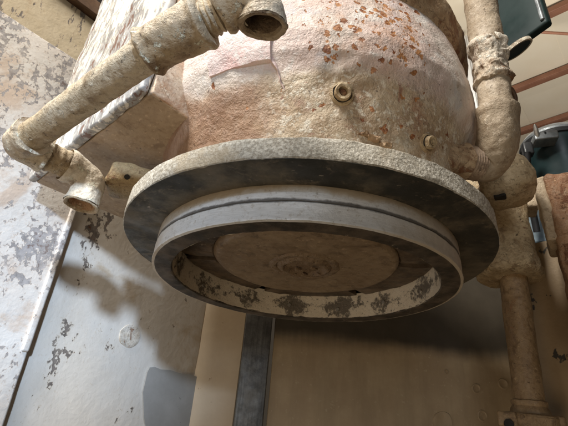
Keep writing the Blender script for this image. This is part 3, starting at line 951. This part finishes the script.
for i in range(13):
    a = (i + 0.5 - 0.13 + 0.02) * 2 * math.pi / 13
    d = Vector((math.cos(a), math.sin(a), 0))
    bm = hexprism(AX + d * (RI + 0.001) + Zv * (ZR + 0.023 + 0.003 * math.sin(i * 2.3)), -d, 0.0042, 0.0035)
    rough(bm.verts, 0.0008, 120, seed=i)
    part('bolt', bm, M['bolt'], inner)
# dark cavity behind, clamp pads, face plate
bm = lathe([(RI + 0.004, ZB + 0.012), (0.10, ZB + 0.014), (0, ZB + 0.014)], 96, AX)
part('cavity_shade_back', bm, M['black'], wheel)
for i in range(6):
    a0 = R(-8 + i * 60 + 3.0)
    a1 = R(-8 + (i + 1) * 60 - 3.0)
    bm = lathe([(0.1592, ZB - 0.003), (0.162, ZB - 0.0055), (0.190, ZB - 0.0050), (0.214, ZB - 0.0035), (RI - 0.0005, ZB - 0.001), (RI - 0.0005, ZB + 0.011), (0.1592, ZB + 0.011)], 44, AX, a0=a0, a1=a1, closed=True)
    rough(bm.verts, 0.0016, 40, 0.0008, 130, 40 + i)
    part('clamp_pad', bm, M['pads'], wheel)
zf = 0.2535
bm = lathe([(0.158, ZB + 0.012), (0.1585, zf + 0.0075), (0.1565, zf + 0.0045), (0.154, zf + 0.0018), (0.152, zf)] + [(0.152 - 0.006 * i, zf - 0.0003 * math.sin(i)) for i in range(1, 16)] + [(0.060, zf)], 220, AX)
rough(bm.verts, 0.0010, 18, 0.0003, 120, 50)
face = part('face_plate', bm, M['face'], wheel, 'smooth brown central plate')
bm = lathe([(0.062, zf + 0.0006), (0.059, zf - 0.0022), (0.055, zf - 0.0034), (0.050, zf - 0.0030), (0.047, zf - 0.0012), (0.044, zf - 0.0036), (0.041, zf - 0.0062), (0.0375, zf - 0.0064), (0.034, zf - 0.0030), (0.031, zf + 0.002), (0.024, zf + 0.003), (0.012, zf + 0.0015), (0, zf + 0.0025)], 120, AX)
rough(bm.verts, 0.0026, 45, 0.0014, 130, 52)
hub = part('hub', bm, M['hub'], face, 'caked hub with a broken rim')
for i, (dx, dy, s) in enumerate(((0.004, 0.030, 0.0045), (0.030, 0.022, 0.0050), (-0.012, 0.033, 0.004), (0.016, -0.004, 0.006), (-0.010, 0.006, 0.006))):
    bm = rbox(AX + Vector((dx, dy, zf - 0.0035)), (1, 0.5, 0), (-0.5, 1, 0.1), (0, -0.1, 1), s * 1.1, s * 0.35, s * 0.3, s * 0.15, s * 0.3)
    rough(bm.verts, 0.003, 120, 0.001, 260, i)
    part('broken_lump', bm, M['hub'], hub)

# ------------------------------------------------------------------ left coolant pipe
coolant = thing('coolant_pipe', at(82, 205, 0.64), 'long slanting scale-covered pipe with elbows at both ends, upper left', 'pipe')
Lp = at(22, 144, 0.60)
Mp = at(149, 52, 0.47)
Tp = at(206, 19, 0.452)
main_d = (Mp - Lp).normalized()
bm = tube(seg(Lp + main_d * 0.022, Mp + main_d * 0.01, 60), 0.0205, 48)
rough(bm.verts, 0.0016, 30, 0.0009, 120, 61)
part('long_pipe', bm, M['pipe'], coolant)
# sleeve with beaded ends
sd = (Tp - Mp).normalized()
sp = seg(Mp - sd * 0.004, Tp, 44)
rr = []
for i in range(len(sp)):
    f = i / (len(sp) - 1)
    b = 0.0032 * math.exp(-((f - 0.06) / 0.05) ** 2) + 0.0040 * math.exp(-((f - 0.93) / 0.05) ** 2)
    rr.append(0.0252 + 0.0022 * f + b if 0 < i < len(sp) - 1 else 0.0225)
bm = tube(sp, rr, 56)
rough(bm.verts, 0.0022, 34, 0.0011, 130, 63)
part('sleeve', bm, M['fitting'], coolant, 'wide sleeve with beaded ends')
# neck and end elbow whose mouth opens down towards the wheel
mdir = Vector((0.02, 0.32, -0.95)).normalized()
mouth = at(262.6, 25.5, 0.440)
el0 = Tp + sd * 0.004
neck_end = at(226, 9, 0.449)
bm = tube(seg(Tp - sd * 0.006, neck_end, 16), [0.0195 + 0.0016 * math.sin(i * 1.9) for i in range(17)], 48)
rough(bm.verts, 0.0018, 50, 0.001, 140, 65)
part('neck', bm, M['pipe'], coolant)
top = mouth - mdir * 0.050
ep = bez(neck_end - sd * 0.006, neck_end + sd * 0.022, mouth - mdir * 0.034, mouth, 40)
rr = []
for i in range(41):
    f = i / 40
    rr.append(0.0232 + 0.0030 * math.exp(-((f - 0.05) / 0.06) ** 2) + 0.0028 * max(0, (f - 0.80) / 0.2))
bm = tube(ep, rr, 56, cap=False)
# inside of the mouth
bmi = tube([mouth + mdir * 0.0002, mouth - mdir * 0.002, mouth - mdir * 0.006, mouth - mdir * 0.012, mouth - mdir * 0.030], [0.0258, 0.0215, 0.0190, 0.0172, 0.0165], 56, cap=False)
lip = lathe([(0.0262, 0.0), (0.0255, 0.0022), (0.0235, 0.0026), (0.0205, 0.0010), (0.0188, -0.004)], 56, mouth, axis=mdir)
rough(bm.verts, 0.0018, 40, 0.001, 130, 67)
e_end = part('elbow', bm, M['fitting'], coolant, 'end elbow with an open round mouth')
rough(lip.verts, 0.0016, 60, 0.0009, 160, 68)
part('mouth_rim', lip, M['mouth'], e_end)
bmi.free()
bm = lathe([(0.0192, -0.002), (0.0176, -0.010), (0.0168, -0.022), (0.0150, -0.034), (0.0, -0.040)], 48, mouth, axis=mdir)
rough(bm.verts, 0.002, 70, seed=6)
part('bore', bm, M['pipe_in'], e_end)
# lower elbows
un = U
j0 = Lp + main_d * 0.030
j1 = Lp + un * 0.034
bm = tube(bez(j0, Lp - main_d * 0.006, Lp - un * 0.006, j1, 36), [0.0255 + 0.0022 * math.exp(-((i / 36 - 0.03) / 0.07) ** 2) + 0.0022 * math.exp(-((i / 36 - 0.97) / 0.07) ** 2) for i in range(37)], 56)
rough(bm.verts, 0.0022, 36, 0.0012, 130, 71)
part('elbow', bm, M['fitting'], coolant, 'lower corner elbow')
j2 = Lp + un * 0.070
bm = tube(seg(j1 - un * 0.006, j2, 20), [0.0215 + 0.0006 * math.sin(i * 1.3) for i in range(21)], 48)
rough(bm.verts, 0.0016, 40, 0.0009, 120, 73)
part('nipple', bm, M['pipe'], coolant)
dn = Vector((-0.06, -0.02, -1)).normalized()
k0 = Lp + un * 0.062
m2 = at(81.5, 205, 0.640)
kc = Lp + un * 0.098
ep = bez(k0, kc + un * 0.014, m2 - dn * 0.036, m2, 40)
rr = [0.0238 + 0.0032 * math.exp(-((i / 40 - 0.05) / 0.06) ** 2) + 0.0022 * max(0, (i / 40 - 0.82) / 0.18) for i in range(41)]
bm = tube(ep, rr, 56, cap=False)
rough(bm.verts, 0.0018, 40, 0.001, 130, 75)
e2 = part('elbow', bm, M['fitting'], coolant, 'lowest elbow opening straight down')
lip = lathe([(0.0258, 0.0), (0.0250, 0.0022), (0.0230, 0.0024), (0.0205, 0.0008), (0.0190, -0.004)], 56, m2, axis=dn)
rough(lip.verts, 0.0014, 60, 0.0008, 160, 76)
part('mouth_rim', lip, M['pipe'], e2)
bm = lathe([(0.0194, -0.001), (0.0184, -0.008), (0.0178, -0.018), (0.0165, -0.028), (0.0, -0.034)], 48, m2, axis=dn)
rough(bm.verts, 0.0015, 70, seed=8)
part('bore', bm, M['boxside'], e2)

# ------------------------------------------------------------------ right feed pipe
feed = thing('feed_pipe', at(478, 164, 0.66), 'thick upright pipe with caked union and elbow at right of housing', 'pipe')
F0 = at(478, -12, 0.745)
F1 = at(487, 46, 0.693)
F2 = at(493, 84, 0.668)
F3 = at(497, 112, 0.650)
F4 = at(476, 164, 0.660)
F5 = at(463, 161, 0.652)
bm = tube(seg(F0, F1 + (F1 - F0).normalized() * 0.01, 40), 0.0262, 56)
rough(bm.verts, 0.0018, 26, 0.0008, 110, 81)
part('upper_pipe', bm, M['rpipe'], feed)
ud = (F2 - F1).normalized()
up_ = seg(F1 - ud * 0.006, F2 + ud * 0.004, 36)
rr = []
for i in range(37):
    f = i / 36
    rr.append(0.0262 + 0.0040 * math.exp(-((f - 0.10) / 0.09) ** 2) + 0.0030 * math.exp(-((f - 0.90) / 0.06) ** 2) - (0.003 if i in (0, 36) else 0))
bm = tube(up_, rr, 64)
rough(bm.verts, 0.0066, 40, 0.0034, 120, 83)
part('union', bm, M['union'], feed, 'union caked with whitish cement')
fd = (F3 - F2).normalized()
endd = (F4 - F3)
ed = (F5 - F4).normalized()
bm = tube(seg(F2 - fd * 0.002, F3, 14), [0.0248] * 15, 56)
rough(bm.verts, 0.0020, 34, 0.001, 110, 85)
part('lower_pipe', bm, M['rpipe'], feed)
ep = bez(F3 - fd * 0.004, F3 + fd * 0.048, F4 - ed * 0.040, F4, 44)
rr = [0.0295 + 0.0022 * math.exp(-((i / 44 - 0.03) / 0.05) ** 2) + 0.0015 * math.exp(-((i / 44 - 0.5) / 0.3) ** 2) - 0.003 * max(0, (i / 44 - 0.7) / 0.3) for i in range(45)]
bm = tube(ep, rr, 64)
rough(bm.verts, 0.0026, 28, 0.0010, 110, 87)
part('elbow', bm, M['rpipe'], feed, 'wide greyish elbow')
th = seg(F4 - ed * 0.002, F5, 24)
bm = tube(th, [0.0258 + 0.0011 * math.sin(i * math.pi / 2) for i in range(25)], 56)
rough(bm.verts, 0.0006, 60, seed=2)
part('threaded_nipple', bm, crusty('brown_thread', (0.34, 0.24, 0.17), (0.42, 0.31, 0.22), (0.16, 0.10, 0.06), fine=0.5, lump=0.2, seed=270), feed, 'ribbed brown thread')
F6 = at(437, 158, 0.640)
bm = tube(seg(F5 - ed * 0.001, F6, 24), [0.0262 - 0.0045 * (i / 24) + 0.002 * math.exp(-((i / 24) / 0.1) ** 2) for i in range(25)], 56)
rough(bm.verts, 0.0040, 30, 0.0015, 110, 89)
part('socket', bm, M['band'], feed, 'rusty socket disappearing behind the disc')
# crescent of a hanger clamp behind the pipe
hk = at(509, 101, 0.70)
pts = [at(508 + 7.5 * math.sin(t_), 101 - 12.5 * math.cos(t_), 0.70) for t_ in [math.pi * i / 16 for i in range(17)]]
bm = tube(pts, 0.0036, 12)
rough(bm.verts, 0.001, 80, seed=3)
part('hanger_hook', bm, M['railbrown'], feed, 'dark curved hook')

# ------------------------------------------------------------------ ochre cast post at the right, behind the disc
post = thing('cast_post', at(512, 276, 0.90), 'ochre crusted cast post with rounded lug right of the disc', 'casting')
pw = 0.86
c = at(506, 240, 0.90)
pd = Vector((c.x, c.y, 0)).normalized()
px_ = Vector((pd.y, -pd.x, 0))
ptop = at(512, 160, 0.86)
pbot = at(510, 274, 0.90)
cx = at(508, 236, 0.89)
bm = rbox(Vector((cx.x, cx.y, (ptop.z + pbot.z) / 2)) + pd * 0.03, px_, pd, Zv, 0.046, 0.045, (ptop.z - pbot.z) / 2 + 0.01, 0.022, 0.008)
rough(bm.verts, 0.010, 16, 0.003, 60, 91)
part('column', bm, M['post'], post)
lc = at(504, 176, 0.80)
bm = rbox(lc + pd * 0.02, px_, pd, Zv, 0.048, 0.045, 0.044, 0.028, 0.006)
rough(bm.verts, 0.010, 20, 0.003, 70, 93)
lug = part('lug', bm, M['post'], post, 'rounded overhanging lug')
hc = at(500, 197, 0.768)
bm = rbox(hc, px_, pd, Zv, 0.010, 0.008, 0.003, 0.0025, 0.003)
rough(bm.verts, 0.003, 80, seed=1)
part('slot_shade', bm, M['black'], lug)
wc = at(482, 214, 0.98)
bm = rbox(wc + pd * 0.03, px_, pd, Zv, 0.060, 0.02, 0.13, 0.015, 0.01)
rough(bm.verts, 0.008, 18, 0.003, 70, 94)
part('web', bm, M['post'], post)
fc = at(509, 270, 0.905)
bm = lathe([(0.02, -0.016), (0.060, -0.015), (0.066, -0.010), (0.067, 0.002), (0.060, 0.012), (0.045, 0.022)], 64, fc + pd * 0.02)
rough(bm.verts, 0.004, 24, 0.0015, 90, 95)
part('foot_flange', bm, M['post'], post)

# ------------------------------------------------------------------ lower pipe
drain = thing('drain_pipe', at(531, 420, 0.80), 'brownish upright pipe under the cast post, lower right', 'pipe')
D0 = at(513, 276, 0.905)
D1 = at(530, 408, 0.80)
bm = tube(seg(D0, D1, 60), 0.0275, 48)
rough(bm.verts, 0.0016, 24, 0.0008, 110, 97)
M['drain'] = crusty('brown_drain_pipe', (0.29, 0.19, 0.095), (0.39, 0.27, 0.15), (0.15, 0.085, 0.04), rust=(0.42, 0.21, 0.09), rust_lo=0.6, gr_lo=0.55, chip=(0.12, 0.12, 0.11), chip_lo=0.84, fine=0.6, lump=0.35, rgh=0.42, seed=280, streak=(1, 1, 0.2))
part('pipe_run', bm, M['drain'], drain)
dd = (D1 - D0).normalized()
bm = lathe([(0.0275, -0.014), (0.0310, -0.012), (0.0318, -0.007), (0.0300, -0.003), (0.0322, 0.001), (0.0345, 0.005), (0.0350, 0.012), (0.030, 0.014)], 56, D1, axis=dd)
rough(bm.verts, 0.0012, 60, seed=3)
part('collar', bm, M['drain'], drain)
S0 = D1 + dd * 0.008
bm = lathe([(0.030, 0.0), (0.046, 0.002), (0.050, 0.006), (0.050, 0.040), (0.046, 0.046), (0.02, 0.05)], 8, S0, axis=dd, xdir=(1, -0.5, 0))
bmesh.ops.bevel(bm, geom=bm.edges[:], offset=0.002, segments=2, affect='EDGES')
rough(bm.verts, 0.0018, 50, seed=5)
valve = part('fitting', bm, M['drain'], drain, 'wide flanged fitting with square lugs')
for (px, py, w_) in ((508, 419, 0.785), (531, 423, 0.765), (556, 424, 0.775)):
    c = at(px, py, w_)
    bm = rbox(c, px_, pd, Zv, 0.017, 0.014, 0.013, 0.005, 0.004)
    rough(bm.verts, 0.002, 50, 0.001, 150, px)
    lg = part('lug', bm, M['drain'], valve)
for (px, py, w_) in ((509, 424, 0.768), (553, 426, 0.757)):
    part('lug_hole_shade', lathe([(0.0085, 0.001), (0.0080, 0.002), (0, 0.0022)], 20, at(px, py, w_), axis=-at(px, py, 1)), M['black'], valve)

# ------------------------------------------------------------------ plate and slab at the right edge
T0 = at(528, 300, 0.935)
pln = Vector((-0.75, -0.66, 0)).normalized()
pdx = Vector((0.66, -0.75, 0)).normalized()


def on_plane(px, py, p, nn):
    d = at(px, py, 1.0)
    return d * (p.dot(nn) / d.dot(nn))


tl = on_plane(529, 244, T0, pln)
bm = panel(T0 - pdx * 0.02, T0 + pdx * 0.40, -0.25, tl.z, 0.012, pln, 0.003, 0.015, 0.004, 21)
single('side_plate', bm, M['tanplate'], 'tan upright plate with dark paint chips at lower right', 'plate')

E0 = at(551, 215, 0.80)
f_n = Vector((-0.55, -0.83, 0)).normalized()
f_d = Vector((0.83, -0.55, 0)).normalized()
ztop = at(540, 171, 0.83).z
bm = rbox(E0 + f_d * 0.15 - f_n * 0.055 + Vector((0, 0, (ztop + 0.10) / 2 - E0.z)), f_d, -f_n, Zv, 0.15, 0.055, (ztop - 0.10) / 2, 0.012, 0.008)
rough(bm.verts, 0.007, 18, 0.003, 70, 101)
slab = single('rusty_slab', bm, M['rust'], 'thick rust-brown slab cut by the right edge of the photo', 'casting')
zfoot = at(547, 250, 0.83).z
bm = rbox(E0 - f_d * 0.004 - f_n * 0.056 + Vector((0, 0, (ztop + zfoot) / 2 - E0.z - 0.002)), f_d, -f_n, Zv, 0.010, 0.050, (ztop - zfoot) / 2, 0.005, 0.008)
rough(bm.verts, 0.005, 20, 0.002, 70, 103)
part('side_facing', bm, M['slabside'], slab, 'pale tan side of the slab')

# ------------------------------------------------------------------ pump motor, cable, bracket
mc = at(556, 152, 1.25)
mbase = Vector((mc.x, mc.y, at(556, 235, 1.25).z))
motor = thing('pump_motor', mbase, 'blue black round motor with grey cap behind the rusty slab', 'motor')
mr = 0.088
bm = lathe([(0.0, mbase.z), (mr * 0.96, mbase.z), (mr, mbase.z + 0.006), (mr, at(556, 150, 1.25).z), (mr * 1.02, at(556, 149, 1.25).z)], 72, (mc.x, mc.y, 0))
part('body', bm, M['motor'], motor)
zt = at(556, 149, 1.25).z
bm = lathe([(mr * 1.0, zt), (mr * 1.06, zt + 0.002), (mr * 1.07, zt + 0.012), (mr * 1.02, zt + 0.018)], 72, (mc.x, mc.y, 0))
part('seal_band', bm, M['rubber'], motor)
bm = lathe([(mr * 1.02, zt + 0.018), (mr * 1.03, zt + 0.024), (mr * 0.9, zt + 0.040), (mr * 0.5, zt + 0.050), (0, zt + 0.052)], 72, (mc.x, mc.y, 0))
cap = part('end_cap', bm, M['alu'], motor, 'grey cast end cap')
c = at(544.5, 139.5, 1.17)
bm = rbox(c, (1, -0.3, 0.05), (0.3, 1, 0), Zv, 0.030, 0.022, 0.012, 0.005, 0.01)
part('terminal_block', bm, M['alu'], motor)
c0, c1 = at(538, 139, 1.16), at(534.5, 124, 1.16)
bm = tube(seg(c0, c1, 8), [0.0060] * 6 + [0.0045, 0.004, 0.002], 16)
part('stud', bm, M['bolt'], motor)
c0 = at(544.5, 134.5, 1.16)
part('knob', lathe([(0, -0.006), (0.006, -0.006), (0.0075, 0), (0.006, 0.006), (0, 0.007)], 20, c0), M['rubber'], motor)
c = at(527.5, 150, 1.15)
bm = rbox(c, (1, -0.3, 0), (0.3, 1, 0), Zv, 0.013, 0.013, 0.020, 0.006, 0.008)
part('cable_gland', bm, M['rubber'], motor)
pts = bez(at(527, 152, 1.13), at(527.5, 172, 1.13), at(529, 195, 1.12), at(537, 232, 1.10), 30)
single('power_cable', tube(pts, 0.0085, 16), M['rubber'], 'black cable hanging in the gap beside the rusty slab', 'cable')
c = at(533, 229, 1.16)
bm = rbox(c, (0.94, -0.34, 0), (0.34, 0.94, 0), Zv, 0.040, 0.03, 0.055, 0.008, 0.01)
single('grey_bracket', bm, M['bluegrey'], 'small blue grey metal block seen through the gap by the cable', 'bracket')
c = at(526, 203, 1.02)
bm = rbox(c, (0.94, -0.34, 0), (0.34, 0.94, 0), Zv, 0.022, 0.03, 0.026, 0.006, 0.008)
rough(bm.verts, 0.004, 40, seed=3)
single('stub_block', bm, M['slabside'], 'small tan block above the blue grey bracket in the gap', 'block')

# ------------------------------------------------------------------ dark green box at the top right
g0 = at(500, 47, 1.45)
g1 = at(547, 31, 1.30)
gd = Vector((g1.x - g0.x, g1.y - g0.y, 0)).normalized()
gn = Vector((gd.y, -gd.x, 0))
if gn.dot(g0) > 0:
    gn = -gn
gz = (g0.z + g1.z) / 2
gl = (Vector((g1.x, g1.y, 0)) - Vector((g0.x, g0.y, 0))).length
gc = Vector(((g0.x + g1.x) / 2, (g0.y + g1.y) / 2, gz))
box = thing('control_box', gc - gn * 0.1, 'dark green metal box in the top right corner before the roof', 'control box')
bm = rbox(gc - gn * 0.016 + Zv * 0.30 - gd * 0.02, gd, gn, Zv, gl / 2 + 0.03, 0.016, 0.30, 0.010, 0.05)
part('body', bm, M['green'], box)
bm = rbox(gc + Zv * 0.30 + gd * (gl / 2 - 0.002) + gn * 0.002, gd, gn, Zv, 0.006, 0.006, 0.285, 0.004, 0.05)
part('edge_highlight', bm, M['alu'], box, 'pale strip giving the edge its highlight')  # pale strip stands in for the highlight along the rounded edge
kc = at(516.5, 49, 1.10)
kx = (at(527, 41, 1.10) - at(506, 57, 1.12)).normalized()
kn = (-at(516.5, 49, 1.0).normalized() * 0.37 + (RGT * 0.62 - UPV * 0.78) * 0.93).normalized()
bm = lathe([(0, -0.004), (0.034, -0.004), (0.0375, -0.002), (0.0375, 0.003), (0.034, 0.0045), (0.031, 0.003), (0.0, 0.003)], 48, kc, axis=kn)
lid = single('round_lid', bm, M['green'], 'tilted dark round lid with pale rim beside the right pipe', 'lid')
part('rim', lathe([(0.0345, -0.005), (0.0395, -0.004), (0.0395, 0.005), (0.0345, 0.0055)], 48, kc, axis=kn, closed=True), M['fitting'], lid)
